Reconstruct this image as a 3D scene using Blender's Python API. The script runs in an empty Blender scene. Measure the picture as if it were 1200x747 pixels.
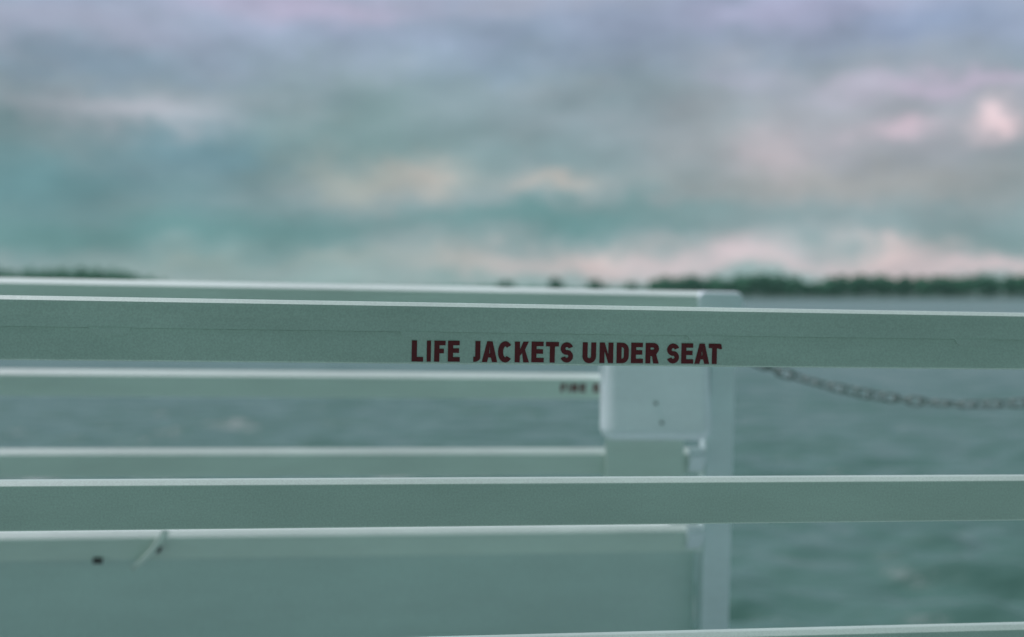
import bpy, bmesh, math, random
import numpy as np
from mathutils import Matrix, Vector, noise
from mathutils.geometry import tessellate_polygon
random.seed(7)
R = math.radians
scene = bpy.context.scene
col = scene.collection

def lin(c):
    return tuple((v/255/12.92 if v/255 <= .04045 else ((v/255+.055)/1.055)**2.4) for v in c) + (1,)

# ------------------------------------------------------------------ helpers
def link(name, bm, mat, parent=None, smooth=False):
    me = bpy.data.meshes.new(name)
    bm.normal_update(); bm.to_mesh(me); bm.free()
    if mat: me.materials.append(mat)
    if smooth:
        me.polygons.foreach_set('use_smooth', [True]*len(me.polygons))
    o = bpy.data.objects.new(name, me); col.objects.link(o)
    if parent: o.parent = parent
    return o

def tag(o, label=None, cat=None, group=None, kind=None):
    if label: o['label'] = label
    if cat: o['category'] = cat
    if group: o['group'] = group
    if kind: o['kind'] = kind
    return o

def box(bm, x0, x1, y0, y1, z0, z1, bev=0.0, seg=2):
    m = Matrix.Translation(((x0+x1)/2, (y0+y1)/2, (z0+z1)/2)) @ Matrix.Diagonal((x1-x0, y1-y0, z1-z0, 1))
    r = bmesh.ops.create_cube(bm, size=1, matrix=m)
    if bev:
        es = list({e for v in r['verts'] for e in v.link_edges})
        bmesh.ops.bevel(bm, geom=es, offset=bev, segments=seg, affect='EDGES', profile=.5)

def prism(bm, prof, s0, s1):
    """closed (n,z) outline swept along the bench from s0 to s1"""
    a = [bm.verts.new((s0, n, z)) for n, z in prof]
    b = [bm.verts.new((s1, n, z)) for n, z in prof]
    k = len(prof)
    for i in range(k):
        bm.faces.new((a[i], a[(i+1) % k], b[(i+1) % k], b[i]))
    bm.faces.new(a[::-1]); bm.faces.new(b)
    bmesh.ops.recalc_face_normals(bm, faces=bm.faces)

def plate(bm, outline, y0, y1, bev=0.0):
    """closed (s,z) outline given thickness from y0 to y1"""
    a = [bm.verts.new((s, y0, z)) for s, z in outline]
    b = [bm.verts.new((s, y1, z)) for s, z in outline]
    k = len(outline)
    for i in range(k):
        bm.faces.new((a[i], a[(i+1) % k], b[(i+1) % k], b[i]))
    fa = bm.faces.new(a[::-1]); bm.faces.new(b)
    bmesh.ops.recalc_face_normals(bm, faces=bm.faces)
    if bev:
        es = [e for e in bm.edges if all(abs(v.co.y-y0) < 1e-6 for v in e.verts)]
        bmesh.ops.bevel(bm, geom=es, offset=bev, segments=3, affect='EDGES', profile=.5)

def rounded(s0, s1, z0, z1, r, seg=6):
    pts = []
    for cx, cz, a0 in ((s1-r, z1-r, 0), (s0+r, z1-r, 90), (s0+r, z0+r, 180), (s1-r, z0+r, 270)):
        for i in range(seg+1):
            a = R(a0+90*i/seg); pts.append((cx+r*math.cos(a), cz+r*math.sin(a)))
    return pts

def tube(bm, pts, rad, seg=10, closed=False):
    pts = [Vector(p) for p in pts]; k = len(pts); rings = []
    up = None
    for i, p in enumerate(pts):
        if closed: t = pts[(i+1) % k]-pts[i-1]
        else: t = pts[min(i+1, k-1)]-pts[max(i-1, 0)]
        t.normalize()
        if up is None:
            up = Vector((0, 0, 1)) if abs(t.z) < .9 else Vector((1, 0, 0))
        a = (up - t*up.dot(t)).normalized(); up = a; b = t.cross(a)
        r = rad[i] if isinstance(rad, (list, tuple)) else rad
        rings.append([bm.verts.new(p+(a*math.cos(2*math.pi*j/seg)+b*math.sin(2*math.pi*j/seg))*r) for j in range(seg)])
    for i in range(k if closed else k-1):
        A, B = rings[i], rings[(i+1) % k]
        for j in range(seg):
            bm.faces.new((A[j], A[(j+1) % seg], B[(j+1) % seg], B[j]))
    if not closed:
        bm.faces.new(rings[0][::-1]); bm.faces.new(rings[-1])
    bmesh.ops.recalc_face_normals(bm, faces=bm.faces)

# ------------------------------------------------------------------ materials
def new_mat(name):
    m = bpy.data.materials.new(name); m.use_nodes = True
    nt = m.node_tree; return m, nt, nt.nodes['Principled BSDF']

def paint(name, colr, rough=.42, dirt=.10, bump=.0006, rust=0.0):
    m, nt, b = new_mat(name); N, L = nt.nodes, nt.links
    tc = N.new('ShaderNodeTexCoord')
    n1 = N.new('ShaderNodeTexNoise'); n1.inputs['Scale'].default_value = 5; n1.inputs['Detail'].default_value = 7
    n1.inputs['Roughness'].default_value = .65
    mp = N.new('ShaderNodeMapping'); mp.inputs['Scale'].default_value = (.35, 1, 1.4)
    L.new(tc.outputs['Object'], mp.inputs[0]); L.new(mp.outputs[0], n1.inputs['Vector'])
    n2 = N.new('ShaderNodeTexNoise'); n2.inputs['Scale'].default_value = 420; n2.inputs['Detail'].default_value = 3
    L.new(tc.outputs['Object'], n2.inputs['Vector'])
    rp = N.new('ShaderNodeMapRange'); rp.inputs[1].default_value = .3; rp.inputs[2].default_value = .72
    rp.inputs[3].default_value = 1-dirt; rp.inputs[4].default_value = 1+dirt*.5
    L.new(n1.outputs[0], rp.inputs[0])
    r2 = N.new('ShaderNodeMapRange'); r2.inputs[1].default_value = .3; r2.inputs[2].default_value = .7
    r2.inputs[3].default_value = .90; r2.inputs[4].default_value = 1.10
    L.new(n2.outputs[0], r2.inputs[0])
    mu = N.new('ShaderNodeMath'); mu.operation = 'MULTIPLY'
    L.new(rp.outputs[0], mu.inputs[0]); L.new(r2.outputs[0], mu.inputs[1])
    vm = N.new('ShaderNodeVectorMath'); vm.operation = 'SCALE'; vm.inputs[0].default_value = colr
    L.new(mu.outputs[0], vm.inputs['Scale']); L.new(vm.outputs[0], b.inputs['Base Color'])
    rr = N.new('ShaderNodeMapRange'); rr.inputs[3].default_value = rough-.08; rr.inputs[4].default_value = rough+.12
    L.new(n1.outputs[0], rr.inputs[0]); L.new(rr.outputs[0], b.inputs['Roughness'])
    n3 = N.new('ShaderNodeTexNoise'); n3.inputs['Scale'].default_value = 60; n3.inputs['Detail'].default_value = 4
    L.new(tc.outputs['Object'], n3.inputs['Vector'])
    bp = N.new('ShaderNodeBump'); bp.inputs['Distance'].default_value = bump; bp.inputs['Strength'].default_value = .6
    L.new(n3.outputs[0], bp.inputs['Height']); L.new(bp.outputs[0], b.inputs['Normal'])
    return m

PAINT_SHADED = (.44, .615, .505)
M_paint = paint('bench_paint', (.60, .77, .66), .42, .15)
M_paint_shaded = paint('bench_paint_shaded', PAINT_SHADED, .42, .17)  # bench paint darkened: the front slats' shade is put into the colour
M_paint2 = paint('box_paint', (.76, .91, .88), .45)
M_locker = paint('locker_paint', (.52, .71, .63), .45)
M_post = paint('post_paint', (.66, .82, .79), .4)
M_deck = paint('deck_paint', (.36, .44, .44), .6, .25, .002)
M_hull = paint('hull_paint', (.6, .68, .66), .4, .12)
M_steel = paint('galvanised_steel', (.20, .29, .25), .45, .35)
M_rust = paint('dark_bolt', (.05, .05, .045), .7, .3)
M_red = paint('maroon_vinyl', (.13, .013, .015), .75, .2, .0001)

def leaf_mat():
    m, nt, b = new_mat('foliage'); N, L = nt.nodes, nt.links
    g = N.new('ShaderNodeNewGeometry'); tc = N.new('ShaderNodeTexCoord')
    n = N.new('ShaderNodeTexNoise'); n.inputs['Scale'].default_value = .12; L.new(tc.outputs['Object'], n.inputs['Vector'])
    r = N.new('ShaderNodeValToRGB')
    r.color_ramp.elements[0].position = .35; r.color_ramp.elements[0].color = (.055, .22, .115, 1)
    r.color_ramp.elements[1].position = .7; r.color_ramp.elements[1].color = (.085, .30, .15, 1)
    L.new(n.outputs[0], r.inputs[0]); L.new(r.outputs[0], b.inputs['Base Color']); b.inputs['Roughness'].default_value = .8
    tr = N.new('ShaderNodeBsdfTranslucent'); L.new(r.outputs[0], tr.inputs[0]); mx = N.new('ShaderNodeMixShader'); mx.inputs[0].default_value = .6
    L.new(b.outputs[0], mx.inputs[1]); L.new(tr.outputs[0], mx.inputs[2]); L.new(mx.outputs[0], N['Material Output'].inputs[0])
    return m
M_leaf = leaf_mat()
M_bark = paint('bark', (.06, .06, .05), .9, .3, .02)
M_shore = paint('shore_ground', (.07, .11, .08), .9, .3, .05)

def water_mat():
    m, nt, b = new_mat('lake_water'); N, L = nt.nodes, nt.links
    tc = N.new('ShaderNodeTexCoord')
    b.inputs['Base Color'].default_value = (.064, .160, .124, 1); b.inputs['Specular IOR Level'].default_value = .36
    b.inputs['Roughness'].default_value = .30; b.inputs['IOR'].default_value = 1.33
    prev = None
    for sc, dist, sy in ((1.6, .09, 1.8), (4.0, .022, 1.6), (16, .004, 1.0)):
        mp = N.new('ShaderNodeMapping'); mp.inputs['Scale'].default_value = (.55, sy, 1)
        mp.inputs['Rotation'].default_value = (0, 0, R(6))
        n = N.new('ShaderNodeTexNoise'); n.inputs['Scale'].default_value = sc; n.inputs['Detail'].default_value = 3
        L.new(tc.outputs['Object'], mp.inputs[0]); L.new(mp.outputs[0], n.inputs['Vector'])
        bp = N.new('ShaderNodeBump'); bp.inputs['Distance'].default_value = dist
        L.new(n.outputs[0], bp.inputs['Height'])
        if prev: L.new(prev.outputs[0], bp.inputs['Normal'])
        prev = bp
    L.new(prev.outputs[0], b.inputs['Normal'])
    return m
M_water = water_mat()

# ------------------------------------------------------------------ camera
EYE = Vector((0, 0, 4.0))
cd = bpy.data.cameras.new('camera'); cam = bpy.data.objects.new('camera', cd); col.objects.link(cam)
cam.location = EYE; cam.rotation_euler = (R(90-1.031), 0, 0)
cd.sensor_width = 36; cd.lens = 50; cd.clip_start = .05; cd.clip_end = 60000
cd.dof.use_dof = True; cd.dof.focus_distance = 1.80; cd.dof.aperture_fstop = 3.0
scene.camera = cam

# ------------------------------------------------------------------ the boat frame (heels a little against the horizon)
D_ = Vector((0.983762, 0.178534, -0.018395)); N_ = Vector((-0.178204, 0.983824, 0.018257)); U_ = Vector((0.021358, -0.014682, 0.999664))
EYE_H = 1.09
B = Matrix.Identity(4)
for i in range(3):
    B[i][0], B[i][1], B[i][2] = D_[i], N_[i], U_[i]
B.translation = EYE - U_*EYE_H
def boat(o, loc=(0, 0, 0)):
    o.matrix_world = B @ Matrix.Translation(loc); return o
def thing(name, label, cat, loc=(0, 0, 0), group=None):
    o = bpy.data.objects.new(name, None); o.empty_display_size = .1; col.objects.link(o)
    tag(o, label, cat, group); boat(o, loc); return o
Z = lambda v: v + EYE_H          # height relative to the eye -> height above deck

# ------------------------------------------------------------------ lettering
def arc(cx, cy, rx, ry, a0, a1, n=14):
    return [(cx+rx*math.cos(R(a0+(a1-a0)*i/n)), cy+ry*math.sin(R(a0+(a1-a0)*i/n))) for i in range(n+1)]
def ribbon(pts, w):
    P = [Vector((x, y)) for x, y in pts]; Lf, Rt = [], []
    for i, p in enumerate(P):
        t = (P[min(i+1, len(P)-1)]-P[max(i-1, 0)]).normalized(); nn = Vector((-t.y, t.x))*w/2
        Lf.append(tuple(p+nn)); Rt.append(tuple(p-nn))
    return Lf+Rt[::-1]
def glyph(ch, w, h, t):
    """list of polygons, each [outer, hole...], in a cell w wide and h high; t = stem width, b = bar height"""
    b = t*.88
    if ch == 'L': return [[[(0,0),(w,0),(w,b),(t,b),(t,h),(0,h)]]]
    if ch == 'I': return [[[(0,0),(w,0),(w,h),(0,h)]]]
    if ch == 'F': return [[[(0,0),(t,0),(t,.40*h),(.86*w,.40*h),(.86*w,.40*h+b),(t,.40*h+b),(t,h-b),(w,h-b),(w,h),(0,h)]]]
    if ch == 'E': return [[[(0,0),(w,0),(w,b),(t,b),(t,.42*h),(.93*w,.42*h),(.93*w,.42*h+b),(t,.42*h+b),(t,h-b),(.97*w,h-b),(.97*w,h),(0,h)]]]
    if ch == 'T': return [[[(w/2-t/2,0),(w/2+t/2,0),(w/2+t/2,h-b),(w,h-b),(w,h),(0,h),(0,h-b),(w/2-t/2,h-b)]]]
    if ch == 't': return [[[(w/2-t/2-.0006,0),(w/2+t/2-.0006,0),(w/2+t/2-.0006,h-b),(w*.93,h-b*1.25),(w*1.07,h-b*1.15),(w*1.0,h-b*.2),(w*.9,h),(0,h),(0,h-b),(w/2-t/2-.0006,h-b)]]]
    if ch == 'J':
        r = w-t/2
        return [[ribbon([(w-t/2,h),(w-t/2,h*.6)]+arc((w-t/2)*.42, r*.62, (w-t/2)*.58, r*.62-t/2+.0001, 0, -95), t*.98)]]
    if ch == 'U':
        rx = (w-t)/2
        return [[ribbon([(t/2,h),(t/2,h*.6)]+arc(w/2, rx+t/2-.0004, rx, rx, 180, 360, 18)+[(w-t/2,h*.6),(w-t/2,h)], t)]]
    if ch == 'C':
        return [[ribbon(arc(w/2, h/2, (w-t)/2+.0002, (h-t)/2+.0003, 42, 318, 34), t)]]
    if ch == 'S':
        rx = (w-t)/2; ry = (h-t)/4+.0001
        p = arc(w/2, h-t/2-ry, rx, ry, 15, 255, 20) + arc(w/2, t/2+ry, rx, ry, 75, -165, 20)
        return [[ribbon(p, t*.93)]]
    if ch == 'A':
        a = t*1.02; hx = lambda y: (w/2-a*.52)*y/h          # slanted outer sides
        y1, y2 = .22*h, .22*h+b*.9
        inn = lambda y: hx(y)+a
        outer = [(0,0),(a,0),(inn(y1)+.0001,y1),(w-inn(y1)-.0001,y1),(w-a,0),(w,0),(w-hx(h),h),(hx(h),h)]
        hole = [(inn(y2),y2),(w-inn(y2),y2),(w/2,h*.80)]
        return [[outer, hole]]
    if ch == 'N': return [[[(0,0),(t,0),(t,h*.60),(w-t,0),(w,0),(w,h),(w-t,h),(w-t,h*.40),(t,h),(0,h)]]]
    if ch == 'K': return [[[(0,0),(t,0),(t,h*.30),(t+.16*w,h*.46),(w-t*1.12,0),(w,0),(t+.36*w,h*.62),(w*.97,h),(w-t*1.15,h),(t,h*.60),(t,h),(0,h)]]]
    if ch == 'D':
        ro = w*.55; 
        outer = [(0,0)]+arc(w-ro, ro, ro, ro, -90, 0, 8)+arc(w-ro, h-ro, ro, ro, 0, 90, 8)+[(0,h)]
        ri = ro-t*.9
        hole = [(t,b)]+arc(w-t-ri, b+ri, ri, ri, -90, 0, 6)+arc(w-t-ri, h-b-ri, ri, ri, 0, 90, 6)+[(t,h-b)]
        return [[outer, hole]]
    if ch == 'R':
        ro = h*.27; cy = h-ro
        outer = [(0,0),(t,0),(t,h*.36),(t+.12*w,h*.36),(w-t*1.12,0),(w,0),(w*.80,h*.44)]+arc(w-ro*.98, cy, ro*.98, ro, -40, 90, 12)+[(0,h)]
        ri = ro-b
        hole = [(t,cy-ri)]+arc(w-t*1.0-ri, cy, ri, ri, -90, 90, 8)+[(t,cy+ri)]
        return [[outer, hole]]
def lettering(name, spec, y, thick, h, stem, parent, mat, slope=0.0):
    bm = bmesh.new()
    for ch, x0, x1, z0 in spec:
        for loops in glyph(ch, x1-x0, h, stem if ch != 'I' else x1-x0):
            vec = [[Vector((x+x0, 0, zz+z0)) for x, zz in lp] for lp in loops]
            tris = tessellate_polygon([[Vector((v.x, v.z, 0)) for v in lp] for lp in vec])
            flat = [v for lp in vec for v in lp]
            fr = [bm.verts.new((v.x, y, v.z)) for v in flat]; bk = [bm.verts.new((v.x, y+thick, v.z)) for v in flat]
            for t3 in tris:
                try: bm.faces.new([fr[i] for i in t3]); bm.faces.new([bk[i] for i in t3][::-1])
                except ValueError: pass
            k = 0
            for lp in vec:
                n = len(lp)
                for i in range(n):
                    a, c = k+i, k+(i+1) % n
                    bm.faces.new((fr[a], fr[c], bk[c], bk[a]))
                k += n
    bmesh.ops.recalc_face_normals(bm, faces=bm.faces)
    return link(name, bm, mat, parent)

# ------------------------------------------------------------------ benches
def slat_prof(top, bot, y0=0.0, t=.028, r=.005):
    p = [(y0, bot+.0015), (y0+.0015, bot), (y0+t-.003, bot), (y0+t, bot+.003), (y0+t, top-r)]
    p += [(y0+t-r+r*math.cos(R(a)), top-r+r*math.sin(R(a))) for a in (22, 45, 67, 90)]
    p += [(y0+r*2.2, top), (y0+r*1.8, top-r*.06), (y0+r*.35, top-r*.80), (y0+r*.1, top-r*.93), (y0, top-r*1.1)]
    return p
ROWS_F = ((-.0415, -.1198), (-.2680, -.3285), (-.4760, -.5370), (-.6700, -.7330))
ROWS = ((-.0395, -.1180), (-.2610, -.3260), (-.4570, -.5250), (-.6620, -.7300))

def make_bench(label, n0, s0, s1, r, front=False):
    t = thing('bench', label, 'bench', (0, n0, 0), 'slatted benches across the deck')
    slats = []; M_p = M_paint_shaded if front else M_paint
    for k, (a, b) in enumerate(ROWS_F if front else ROWS):
        bm = bmesh.new()
        if k == 0:
            # rolled top rail with a shallow crease, then a welded seam and the lower plate
            zt, zs, zb = Z(a), Z(-.0785), Z(b)
            p = [(.0006, zs), (.0006, Z(-.0645)), (0.0011, Z(-.0600)), (.0018, zt-r*1.6)]
            p += [(.0018+r*.1, zt-r*.85), (.0018+r*.35, zt-r*.70), (.0018+r*1.3, zt-r*.08), (.0018+r*1.6, zt)]
            r_, r = r, .004
            p += [(.026-r+r*math.sin(R(q)), zt-r+r*math.cos(R(q))) for q in (0, 30, 60, 90)] + [(.026, zs)]
            r = r_
            if s0 < -2: p = [(y+(.012 if y > .02 else 0), z) for y, z in p]
            prism(bm, p, s0, s1)
            prism(bm, [(.0034, zs), (.0034, zs-.0007), (.0210, zs-.0007), (.0210, zs)][::-1], s0+.001, s1-.001)
            prism(bm, [(.0030, zs-.0007), (.0030, zb+.002), (.0046, zb), (.022, zb), (.022, zs-.0007)], s0, s1)
        else:
            prism(bm, slat_prof(Z(a), Z(b), 0, .028 if r < .01 else .042, r), s0, s1)
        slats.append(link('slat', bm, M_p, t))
    # seat board facing away, locker box under it with its back towards us
    bm = bmesh.new(); box(bm, s0, s1-.02, .055, .47, Z(-.715), Z(-.694), .006); link('seat', bm, M_paint, t)
    bm = bmesh.new()
    c = .06
    pl = [(s0+.04, .034), (s1-.095, .034), (s1-.003, .048), (s1-.003, .42), (s0+.04, .42)]
    lo = [bm.verts.new((x, y, .004)) for x, y in pl]; hi = [bm.verts.new((x, y, Z(-.7165))) for x, y in pl]
    for i in range(5): bm.faces.new((lo[i], lo[(i+1) % 5], hi[(i+1) % 5], hi[i]))
    bm.faces.new(lo[::-1]); bm.faces.new(hi); bmesh.ops.recalc_face_normals(bm, faces=bm.faces)
    bmesh.ops.bevel(bm, geom=[e for e in bm.edges if abs(e.verts[0].co.z-e.verts[1].co.z) > .1], offset=.012, segments=4, affect='EDGES', profile=.5)
    lk = link('locker', bm, M_locker, t)
    return t, slats, lk

def end_post(t, s, w=.078):
    bm = bmesh.new(); plate(bm, rounded(s, s+w, .004, Z(-.052), .012), .004, .050, .004)
    p = link('end_post', bm, M_post, t)
    return p
def end_cap(par, s0, s1):
    bm = bmesh.new(); plate(bm, rounded(s0, s1, Z(-.118), Z(-.0400), .022), -.004, .036, .007)
    return link('end_cap', bm, M_post, par, True)

NF, NR = 1.80, 3.60
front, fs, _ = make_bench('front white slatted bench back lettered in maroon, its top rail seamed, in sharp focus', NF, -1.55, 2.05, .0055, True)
for s in (-1.63, 2.052): end_post(front, s)
# welded tabs over the seam of the top rail
for s in (-.575, -.195, .186, .566, .945, 1.325):
    bm = bmesh.new()
    w = .046; jit = random.uniform(-.001, .001)
    d = random.uniform(-.0008, .0008)
    o = [(s-.003, Z(-.0782)), (s+.001, Z(-.0850)), (s+.006, Z(-.0868)+d), (s+w*.5, Z(-.0872)), (s+w-.007, Z(-.0862)+d), (s+w-.001, Z(-.0835)), (s+w+.002, Z(-.0782))][::-1]
    plate(bm, o, .0002, .005, 0)
    link('tab', bm, M_paint_shaded, fs[0])
zb = Z(-.1166); TXT = []
for ch, a, b in (('L',.199,.2137),('I',.2183,.2235),('F',.2279,.2422),('E',.2455,.2609),('J',.2752,.2874),('A',.2896,.3096),('C',.3107,.3293),
                 ('K',.3325,.3512),('E',.3544,.3707),('T',.3735,.3904),('S',.3927,.4097),('U',.4222,.4402),('N',.4450,.4633),('D',.4679,.4842),
                 ('E',.4874,.5036),('R',.5070,.5251),('S',.5360,.5529),('E',.5558,.5722),('A',.5740,.5942),('t',.5933,.6105)):
    TXT.append((ch, a, b, zb + (a-.2)*.0014 + (0.0002 if ch in 'EJ' else 0)))
lettering('lettering', TXT, .0023, .0006, .0268, .0066, fs[0], M_red)

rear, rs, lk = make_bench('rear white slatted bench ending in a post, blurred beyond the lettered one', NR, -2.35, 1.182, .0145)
end_post(rear, 1.184); end_cap(rs[0], 1.151, 1.278)
end_post(rear, -2.43); end_cap(rs[0], -2.445, -2.32)
lettering('lettering', [(c, a, b, Z(-.3085)) for c, a, b in (('F',.787,.8015),('I',.8060,.8110),('R',.8160,.8330),('E',.8380,.8540),('E',.8740,.8900))], -.0004, .0008, .0215, .0062, rs[1], M_red)
for k_ in (2, 3):      # added wedges at the post, sloped to catch light as bright spots
    zt = Z(ROWS[k_][0]); bm = bmesh.new()
    prism(bm, [(-.034, zt-.016), (-.003, zt+.004), (-.003, zt-.06)], 1.135, 1.176)
    link('highlight_wedge', bm, M_post, rs[k_])
# bracket and two bolts at the joint of the lowest rail
bm = bmesh.new(); tube(bm, [(-.205, -.010, Z(-.655)), (-.213, -.016, Z(-.675)), (-.235, -.018, Z(-.705)), (-.262, -.016, Z(-.732)), (-.285, -.004, Z(-.752))], [.010, .011, .009, .008, .006], 12)
br = link('brace', bm, M_paint, rs[3], True)
for s, z, r in ((-.224, -.700, .010), (-.366, -.731, .0075)):
    bm = bmesh.new(); tube(bm, [(s, -.024, Z(z)), (s, .006, Z(z))] if s > -.3 else [(s-.012, -.002, Z(z)), (s-.004, -.003, Z(z)), (s+.010, -.002, Z(z-.001))], r, 8)
    link('bolt', bm, M_rust, rs[3])

# ------------------------------------------------------------------ box on the rear bench back
k = .98
t = thing('equipment_box', 'pale box hung on the rear bench back beside its end post, under the top rail', 'box', (0, NR, 0))
s0, s1, d0 = .886, 1.180, -.070
bm = bmesh.new(); box(bm, s0, s1, d0, -.001, Z(-.428), Z(-.150), 0)
for v in bm.verts:
    if v.co.y < -.01: v.co.y = -.040 if v.co.z > Z(-.3) else -.080
bmesh.ops.bevel(bm, geom=list(bm.edges), offset=.034, segments=7, affect='EDGES', profile=.5)
link('body', bm, M_paint2, t)
bm = bmesh.new(); box(bm, s0+.022, 1.120, -.014, -.001, Z(-.600), Z(-.4285), .005, 3)
link('shade_plate', bm, M_paint, t)  # added plate hides the slat's bright top, standing in for the box's shade
bm = bmesh.new(); box(bm, s0-.004, s1+.004, -.042, -.001, Z(-.149), Z(-.125), .006, 3); link('lid', bm, M_paint2, t)
for s, z in ((1.045, -.330), (1.060, -.380)):
    yy = -.040-.040*(-z-.150)/.268
    bm = bmesh.new(); tube(bm, [(s*k, yy-.004, Z(z)), (s*k, yy+.004, Z(z))], .0045, 10); link('screw', bm, M_steel, t)

# ------------------------------------------------------------------ chain across the gangway
t = thing('chain', 'dark galvanised link chain sagging from the rear bench post over the water', 'chain', (0, NR, 0))
sv, zv, kk = 1.967, -.338, .26
def chz(s): return zv+kk*(s-sv)**2
ss = [1.282]; pitch = .0385
while ss[-1] < 2.655:
    s = ss[-1]; ss.append(s + pitch/math.sqrt(1+(2*kk*(s-sv))**2))
for i in range(len(ss)-1):
    p = Vector((ss[i], .024, Z(chz(ss[i])))); q = Vector((ss[i+1], .024, Z(chz(ss[i+1]))))
    c = (p+q)/2; x = (q-p).normalized(); y = Vector((0, 1, 0)); z = x.cross(y)
    ang = R(35 + random.uniform(-22, 22)) + (math.pi/2 if i % 2 else 0)
    w = y*math.cos(ang)+z*math.sin(ang)
    hl, hw = .0155, .0125
    pts = [c+x*(hl+hw*math.cos(R(a)))+w*hw*math.sin(R(a)) for a in range(-90, 91, 22)] + [c+x*(-hl+hw*math.cos(R(a)))+w*hw*math.sin(R(a)) for a in range(90, 271, 22)]
    bm = bmesh.new(); tube(bm, pts, .0035, 8, closed=True); link('link', bm, M_steel, t, True)
# eye on the post
bm = bmesh.new(); z0 = Z(chz(1.27))
tube(bm, [(1.272+.012*math.cos(R(a)), .024, z0+.012*math.sin(R(a))) for a in range(0, 360, 30)], .004, 8, closed=True)
link('eye', bm, M_steel, rear, True)
# stanchion on the other side of the gangway
t = thing('stanchion', 'white tubular stanchion holding the far end of the gangway chain', 'post', (2.69, NR+.024, 0))
bm = bmesh.new(); tube(bm, [(0, 0, .012), (0, 0, 1.02), (0, 0, 1.035)], [.022, .022, .012], 16); link('pole', bm, M_paint, t, True)
bm = bmesh.new(); tube(bm, [(0, 0, .001), (0, 0, .012)], .06, 20); link('base', bm, M_paint, t)

# ------------------------------------------------------------------ deck and hull
bm = bmesh.new(); box(bm, -9, 9, -3.0, 4.02, -.06, 0, .004); o = link('deck', bm, M_deck); boat(o); tag(o, kind='structure')
bm = bmesh.new(); box(bm, -9.0, 9.0, -3.0, 3.97, -3.2, -.063, .05); o = link('hull', bm, M_hull); boat(o); tag(o, kind='structure')

# ------------------------------------------------------------------ water
def sea():
    rr = [4.0]
    while rr[-1] < 110: rr.append(rr[-1]*1.0065)
    while rr[-1] < 900: rr.append(rr[-1]*1.02)
    while rr[-1] < 45000: rr.append(rr[-1]*1.12)
    rr = np.array(rr)
    th = np.concatenate([np.linspace(-180, -42, 60, endpoint=False), np.linspace(-42, 42, 420, endpoint=False), np.linspace(42, 180, 60, endpoint=False)])
    th = np.radians(th); nr, nt = len(rr), len(th)
    Rg, Tg = np.meshgrid(rr, th, indexing='ij'); X = Rg*np.sin(Tg); Y = Rg*np.cos(Tg)
    rng = np.random.RandomState(3); H = np.zeros_like(X)
    for i in range(70):
        lam = 0.45*(3.0/0.45)**rng.rand()
        a = R(-98)+rng.normal(0, .42)                 # waves run roughly towards the boat
        kx, ky = math.cos(a)*2*math.pi/lam, math.sin(a)*2*math.pi/lam
        amp = .0118*lam**.75*(.5+rng.rand())
        cell = np.maximum(Rg*.0065, Rg*R(.2)); fade = np.clip((lam/cell-2.5)/4, 0, 1)
        fade = np.where(Rg > 110, fade*np.clip((lam/(Rg*.02)-2.5)/4, 0, 1), fade)
        ph = kx*X+ky*Y+rng.rand()*6.283
        H += amp*fade*(np.sin(ph)+.25*np.cos(2*ph))
    H[np.abs(Tg) > R(43)] *= .3
    co = np.stack([X, Y, H], -1).reshape(-1, 3)
    idx = np.arange(nr*nt).reshape(nr, nt)
    a = idx[:-1]; b = idx[1:]
    F = np.stack([a, np.roll(a, -1, 1), np.roll(b, -1, 1), b], -1).reshape(-1, 4)[:, ::-1]
    me = bpy.data.meshes.new('sea'); me.from_pydata(co.tolist(), [], F.tolist())
    me.materials.append(M_water); me.polygons.foreach_set('use_smooth', [True]*len(me.polygons)); me.update()
    o = bpy.data.objects.new('sea', me); col.objects.link(o); tag(o, kind='structure')
    if me.polygons[0].normal.z < 0: me.flip_normals()
sea()

# ------------------------------------------------------------------ far shore
DIST = 950.0
def azx(px, d=DIST): return (px-600)/1667*d
def crown(bm, cx, cy, z0, h, rx, ry, n, size):
    lobes = [(random.uniform(-.55, .55), random.uniform(-.55, .55), random.uniform(-.55, .6), random.uniform(.35, .6)) for _ in range(6)] + [(0, 0, 0, .6)]
    for _ in range(n):
        lx, ly, lz, lr = random.choice(lobes)
        v = Vector((random.gauss(0, 1), random.gauss(0, 1), random.gauss(0, 1))).normalized()*lr*random.uniform(.7, 1)
        c = Vector((cx+(lx+v.x)*rx, cy+(ly+v.y)*ry, z0+h*(.5+.5*(lz+v.z))))
        if c.z < .3: continue
        q = Matrix.Rotation(random.uniform(0, 6.28), 3, 'Z') @ Matrix.Rotation(random.uniform(0, 3.14), 3, 'X')
        s = size*random.uniform(.6, 1.3)
        vs = [bm.verts.new(c + q @ Vector(p)*s) for p in ((-1, -.6, 0), (1, -.7, .2), (.8, .7, 0), (-.7, .8, -.2))]
        bm.faces.new(vs)
def top_h(y, d=DIST): return (343.5-y)/1667*d+4
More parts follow.
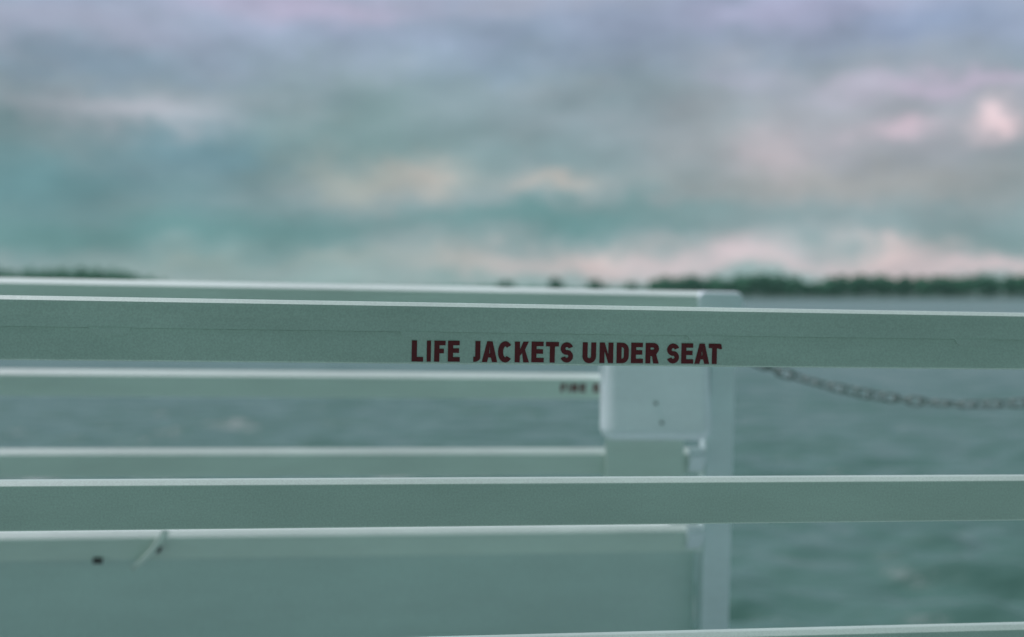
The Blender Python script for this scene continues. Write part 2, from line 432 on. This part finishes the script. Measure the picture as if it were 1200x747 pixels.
# measured tops of the tree line (column, row)
def interp(tab, x):
    for (a, ya), (b, yb) in zip(tab, tab[1:]):
        if a <= x <= b: return ya+(yb-ya)*(x-a)/(b-a)
    return tab[0][1] if x < tab[0][0] else tab[-1][1]
RT = [(768, 331), (780, 327), (800, 330), (815, 326), (835, 326), (850, 329), (880, 325), (905, 323), (930, 324), (945, 331), (968, 333), (985, 325), (1000, 323), (1018, 326), (1036, 324), (1060, 327), (1090, 326), (1120, 328), (1150, 325), (1200, 325), (1300, 324), (1500, 326)]
LT = [(-400, 318), (-60, 317), (0, 318), (50, 319), (85, 317), (105, 315), (125, 319), (150, 324), (178, 329)]
def wood(name, tab, x0, x1, step, label, rows=3):
    bm = bmesh.new()
    for row in range(rows):
        x = x0+random.uniform(0, step)
        while x < x1:
            d = DIST+row*16
            y = interp(tab, x)+random.uniform(-2.6, 2.6)
            h = top_h(y-3)
            w = random.uniform(4, 6.5)
            crown(bm, azx(x), d+random.uniform(-5, 5), 1.0, h-1.0, w, w*.9, 190, 1.0)
            x += step*random.uniform(.7, 1.3)
    o = link(name, bm, M_leaf); tag(o, label, 'trees', kind='stuff'); return o
wood('woods', RT, 770, 1500, 8.5, 'long dark green wood along the far shore at the right')
wood('woods', LT, -400, 172, 8.5, 'low dark green wood on the far shore showing above the rear rail at far left')
bm = bmesh.new()
for row in range(2):
    x = 172
    while x < 775:
        y = 337+random.uniform(-1.5, 1.5)
        crown(bm, azx(x), DIST+20+row*12, .8, top_h(y)-1, 6, 5, 90, 1.2); x += 9
tag(link('undergrowth', bm, M_leaf), 'low scrub along the far shore between the two woods', 'shrubs', kind='stuff')
def tree(px, ytop, wpx, label):
    h = top_h(ytop); d = DIST-14
    e = bpy.data.objects.new('tree', None); col.objects.link(e); e.location = (azx(px, d), d, .6)
    tag(e, label, 'tree', 'single trees on the far shore')
    bm = bmesh.new(); tube(bm, [(0, 0, 0), (.2, 0, h*.3), (-.1, .2, h*.6), (.3, 0, h*.85)], [.6, .45, .3, .1], 8)
    for q in range(6):
        a = q*1.1; z = h*(.3+.07*q); tube(bm, [(0, 0, z), (2.6*math.cos(a), 2.6*math.sin(a), z+2.5)], [.2, .06], 6)
    link('trunk', bm, M_bark, e, True)
    bm = bmesh.new(); w = wpx/2/1667*d; crown(bm, 0, 0, h*.15, h*.85, w, w, 420, 1.0); link('crown', bm, M_leaf, e)
tree(592, 331, 24, 'small blurred tree, leftmost of the four standing alone above the rear rail')
tree(651, 327, 20, 'rounded dark tree alone on the far shore, second from the left of four')
tree(699, 329.5, 22, 'low dark tree alone on the far shore, third from the left of four')
tree(742, 331, 20, 'small tree just left of the long wood on the far shore')
bm = bmesh.new()
xs = [-1600 + i*40 for i in range(81)]
prev = None
for x in xs:
    y0 = DIST-24+6*noise.noise(Vector((x*.01, 0, 0)))
    cur = [bm.verts.new((x, y0-2, -1)), bm.verts.new((x, y0+3, .7)), bm.verts.new((x, y0+60, 1.5)), bm.verts.new((x, y0+400, 2))]
    if prev:
        for j in range(3): bm.faces.new((prev[j], cur[j], cur[j+1], prev[j+1]))
    prev = cur
o = link('shore', bm, M_shore, None, True); tag(o, kind='structure')

# ------------------------------------------------------------------ sky and light
SUN_AZ, SUN_EL = -78.0, 64.0
world = bpy.data.worlds.new('World'); scene.world = world; world.use_nodes = True
nt = world.node_tree; N, L = nt.nodes, nt.links
bg = N['Background']; bg.inputs['Strength'].default_value = .1
def M(op, a, b=None, c=None, clamp=False):
    n = N.new('ShaderNodeMath'); n.operation = op; n.use_clamp = clamp
    for i, v in enumerate((a, b, c)):
        if v is None: continue
        if hasattr(v, 'is_linked') or hasattr(v, 'links'): L.new(v, n.inputs[i])
        else: n.inputs[i].default_value = v
    return n.outputs[0]
def mixc(f, a, b):
    n = N.new('ShaderNodeMix'); n.data_type = 'RGBA'
    for i, v in ((0, f), (6, a), (7, b)):
        if hasattr(v, 'links'): L.new(v, n.inputs[i])
        else: n.inputs[i].default_value = v
    return n.outputs[2]
tc = N.new('ShaderNodeTexCoord'); dirv = tc.outputs['Generated']
sep = N.new('ShaderNodeSeparateXYZ'); L.new(dirv, sep.inputs[0])
az0 = M('ARCTAN2', sep.outputs[0], sep.outputs[1]); el0 = M('ARCSINE', sep.outputs[2])
def nz(scale, detail=5, rough=.55, sc=(1, 1, 3), off=(0, 0, 0)):
    mp = N.new('ShaderNodeMapping'); mp.inputs['Scale'].default_value = sc; mp.inputs['Location'].default_value = off
    L.new(dirv, mp.inputs[0]); n = N.new('ShaderNodeTexNoise'); n.inputs['Scale'].default_value = scale
    n.inputs['Detail'].default_value = detail; n.inputs['Roughness'].default_value = rough; L.new(mp.outputs[0], n.inputs['Vector']); return n
wn = nz(16, 5, .6, (1, 1, 1.6)); ws = N.new('ShaderNodeSeparateColor'); L.new(wn.outputs['Color'], ws.inputs[0])
az = M('ADD', az0, M('MULTIPLY', M('SUBTRACT', ws.outputs[0], .5), .09))
el = M('ADD', el0, M('MULTIPLY', M('SUBTRACT', ws.outputs[1], .5), .055))
# gradient of the cloud deck with height
rp = N.new('ShaderNodeValToRGB'); cr = rp.color_ramp
L.new(M('DIVIDE', M('ADD', el, .02), .5), rp.inputs[0])
stops = [(0, (150, 170, 170)), (.06, (150, 172, 172)), (.12, (128, 156, 160)), (.24, (128, 152, 157)), (.32, (142, 159, 168)), (.40, (154, 168, 190)), (.6, (158, 170, 192)), (1, (174, 172, 198))]
cr.elements[0].position = 0; cr.elements[0].color = lin(stops[0][1]); cr.elements[1].position = 1; cr.elements[1].color = lin(stops[-1][1])
for p, c in stops[1:-1]:
    e = cr.elements.new(p); e.color = lin(c)
cur = rp.outputs[0]
# streaky clouds
n1 = nz(7, 7, .55, (1, 1, 3.2), (1.3, .4, 0))
cur = mixc(M('MULTIPLY', M('SMOOTH_MIN', M('MAXIMUM', M('MULTIPLY', M('SUBTRACT', n1.outputs[0], .50), 4.0), 0), 1, .2), .40), cur, lin((196, 190, 196)))
n2 = nz(6, 6, .5, (1, 1, 4.0), (5.1, 2.4, 1))
cur = mixc(M('MULTIPLY', M('SMOOTH_MIN', M('MAXIMUM', M('MULTIPLY', M('SUBTRACT', n2.outputs[0], .50), 4.0), 0), 1, .2), .40), cur, lin((102, 138, 142)))
# separate cloud masses: column, row, half width, half height, colour, weight
BL = [(60, 225, 190, 45, (102, 140, 147), .85), (240, 180, 120, 42, (108, 143, 157), .7), (130, 90, 130, 22, (130, 152, 172), .6), (600, 60, 150, 30, (138, 158, 178), .5), (200, 275, 320, 20, (104, 146, 148), .7),
      (700, 256, 210, 15, (98, 142, 144), .95), (900, 258, 160, 10, (125, 155, 158), .6), (430, 160, 110, 45, (122, 148, 148), .6), (580, 130, 80, 60, (130, 153, 158), .4),
      (150, 138, 100, 17, (178, 182, 192), .85), (350, 8, 130, 22, (186, 180, 204), .8), (90, 40, 110, 26, (168, 172, 190), .6), (930, 18, 130, 20, (180, 180, 208), .7),
      (1080, 38, 90, 22, (140, 160, 190), .6), (430, 208, 100, 20, (168, 172, 166), .7), (505, 208, 42, 18, (184, 178, 172), .75), (650, 220, 50, 12, (182, 178, 172), .85),
      (1020, 170, 240, 80, (174, 172, 182), .7), (850, 170, 70, 45, (160, 166, 170), .6), (920, 182, 50, 36, (186, 178, 184), .85), (580, 120, 60, 30, (146, 164, 172), .5), (1000, 222, 200, 22, (172, 170, 168), .6), (880, 92, 50, 9, (170, 172, 190), .5), (1120, 112, 130, 12, (190, 180, 200), .8),
      (1042, 160, 34, 11, (206, 190, 202), .9), (1170, 155, 34, 15, (236, 214, 220), 1.0), (1158, 148, 16, 10, (240, 218, 222), .6),
      (880, 300, 330, 22, (182, 182, 186), .7), (700, 306, 40, 14, (232, 210, 208), .9), (770, 312, 60, 10, (214, 196, 200), .7), (870, 303, 45, 12, (222, 202, 208), .85), (1040, 305, 42, 15, (236, 212, 212), .95),
      (990, 314, 240, 8, (214, 196, 200), .7), (1150, 311, 90, 12, (222, 202, 206), .85), (600, 310, 90, 12, (202, 190, 190), .7), (540, 312, 50, 9, (190, 186, 182), .6), (400, 312, 60, 9, (174, 180, 176), .5), (215, 312, 60, 8, (165, 176, 172), .5)]
for px, py, sx, sy, c, w in BL:
    a = math.atan((px-600)/1667); e = math.atan((343.5-py)/1667)
    dx = M('DIVIDE', M('SUBTRACT', az, a), sx/1667); dy = M('DIVIDE', M('SUBTRACT', el, e), sy/1667)
    r2 = M('ADD', M('MULTIPLY', dx, dx), M('MULTIPLY', dy, dy))
    g = M('POWER', 2.718, M('MULTIPLY', r2, -.9))
    cur = mixc(M('MULTIPLY', g, w), cur, lin(c))
# lumps of cloud: finer relief, brighter tops towards the horizon
n3 = nz(10, 8, .58, (1, 1, 1.9), (2.2, 7.1, 0))
lum = M('MULTIPLY_ADD', M('SUBTRACT', n3.outputs[0], .5), 1.0, 1.0)
vsx = N.new('ShaderNodeVectorMath'); vsx.operation = 'SCALE'; L.new(cur, vsx.inputs[0]); L.new(lum, vsx.inputs['Scale']); cur = vsx.outputs[0]
vc = N.new('ShaderNodeVectorMath'); vc.operation = 'MULTIPLY_ADD'; L.new(cur, vc.inputs[0])
vc.inputs[1].default_value = (1.17, 1.15, 1.16); vc.inputs[2].default_value = (-.044, -.050, -.048); cur = vc.outputs[0]
# the sky behind the boat, away from the hidden sun, is a dimmer teal
back = M('MULTIPLY', M('MULTIPLY_ADD', sep.outputs[1], -1.5, .25, True), .88)
cur = mixc(back, cur, lin((46, 98, 78)))
sky = N.new('ShaderNodeTexSky'); sky.sky_type = 'NISHITA'; sky.sun_disc = False
sky.sun_elevation = R(SUN_EL); sky.sun_rotation = R(SUN_AZ); sky.air_density = 1.5; sky.dust_density = 3
sc = N.new('ShaderNodeVectorMath'); sc.operation = 'SCALE'; sc.inputs['Scale'].default_value = 10.0; L.new(cur, sc.inputs[0])
L.new(mixc(.95, sky.outputs[0], sc.outputs[0]), bg.inputs['Color'])

sd = bpy.data.lights.new('sun', 'SUN'); sd.energy = 3.2; sd.angle = R(30); sd.color = (1, .86, 1)
so = bpy.data.objects.new('sun', sd); col.objects.link(so)
dv = Vector((math.sin(R(SUN_AZ))*math.cos(R(SUN_EL)), math.cos(R(SUN_AZ))*math.cos(R(SUN_EL)), math.sin(R(SUN_EL))))
so.rotation_euler = dv.to_track_quat('Z', 'Y').to_euler(); so.location = (0, 0, 30)

# thin green-tinted air volume, added to lighten the dark far trees
bm = bmesh.new(); box(bm, -2600, 2600, -300, 1900, -3, 70); o = link('haze', bm, None); tag(o, kind='stuff')
m = bpy.data.materials.new('tree_lift_air'); m.use_nodes = True; m.node_tree.nodes.clear()
ov = m.node_tree.nodes.new('ShaderNodeOutputMaterial'); pv = m.node_tree.nodes.new('ShaderNodeVolumePrincipled')
pv.inputs['Color'].default_value = (.45, .95, .72, 1); pv.inputs['Density'].default_value = .00014; pv.inputs['Anisotropy'].default_value = .2
m.node_tree.links.new(pv.outputs[0], ov.inputs['Volume']); o.data.materials.append(m)
tag(o, 'thin haze added over the water to lighten the far trees', 'haze')

scene.render.engine = 'CYCLES'
vs = scene.view_settings; vs.view_transform = 'Standard'; vs.look = 'None'; vs.exposure = 0; vs.gamma = 1; vs.use_curve_mapping = False
scene.render.resolution_x = 1024; scene.render.resolution_y = 637
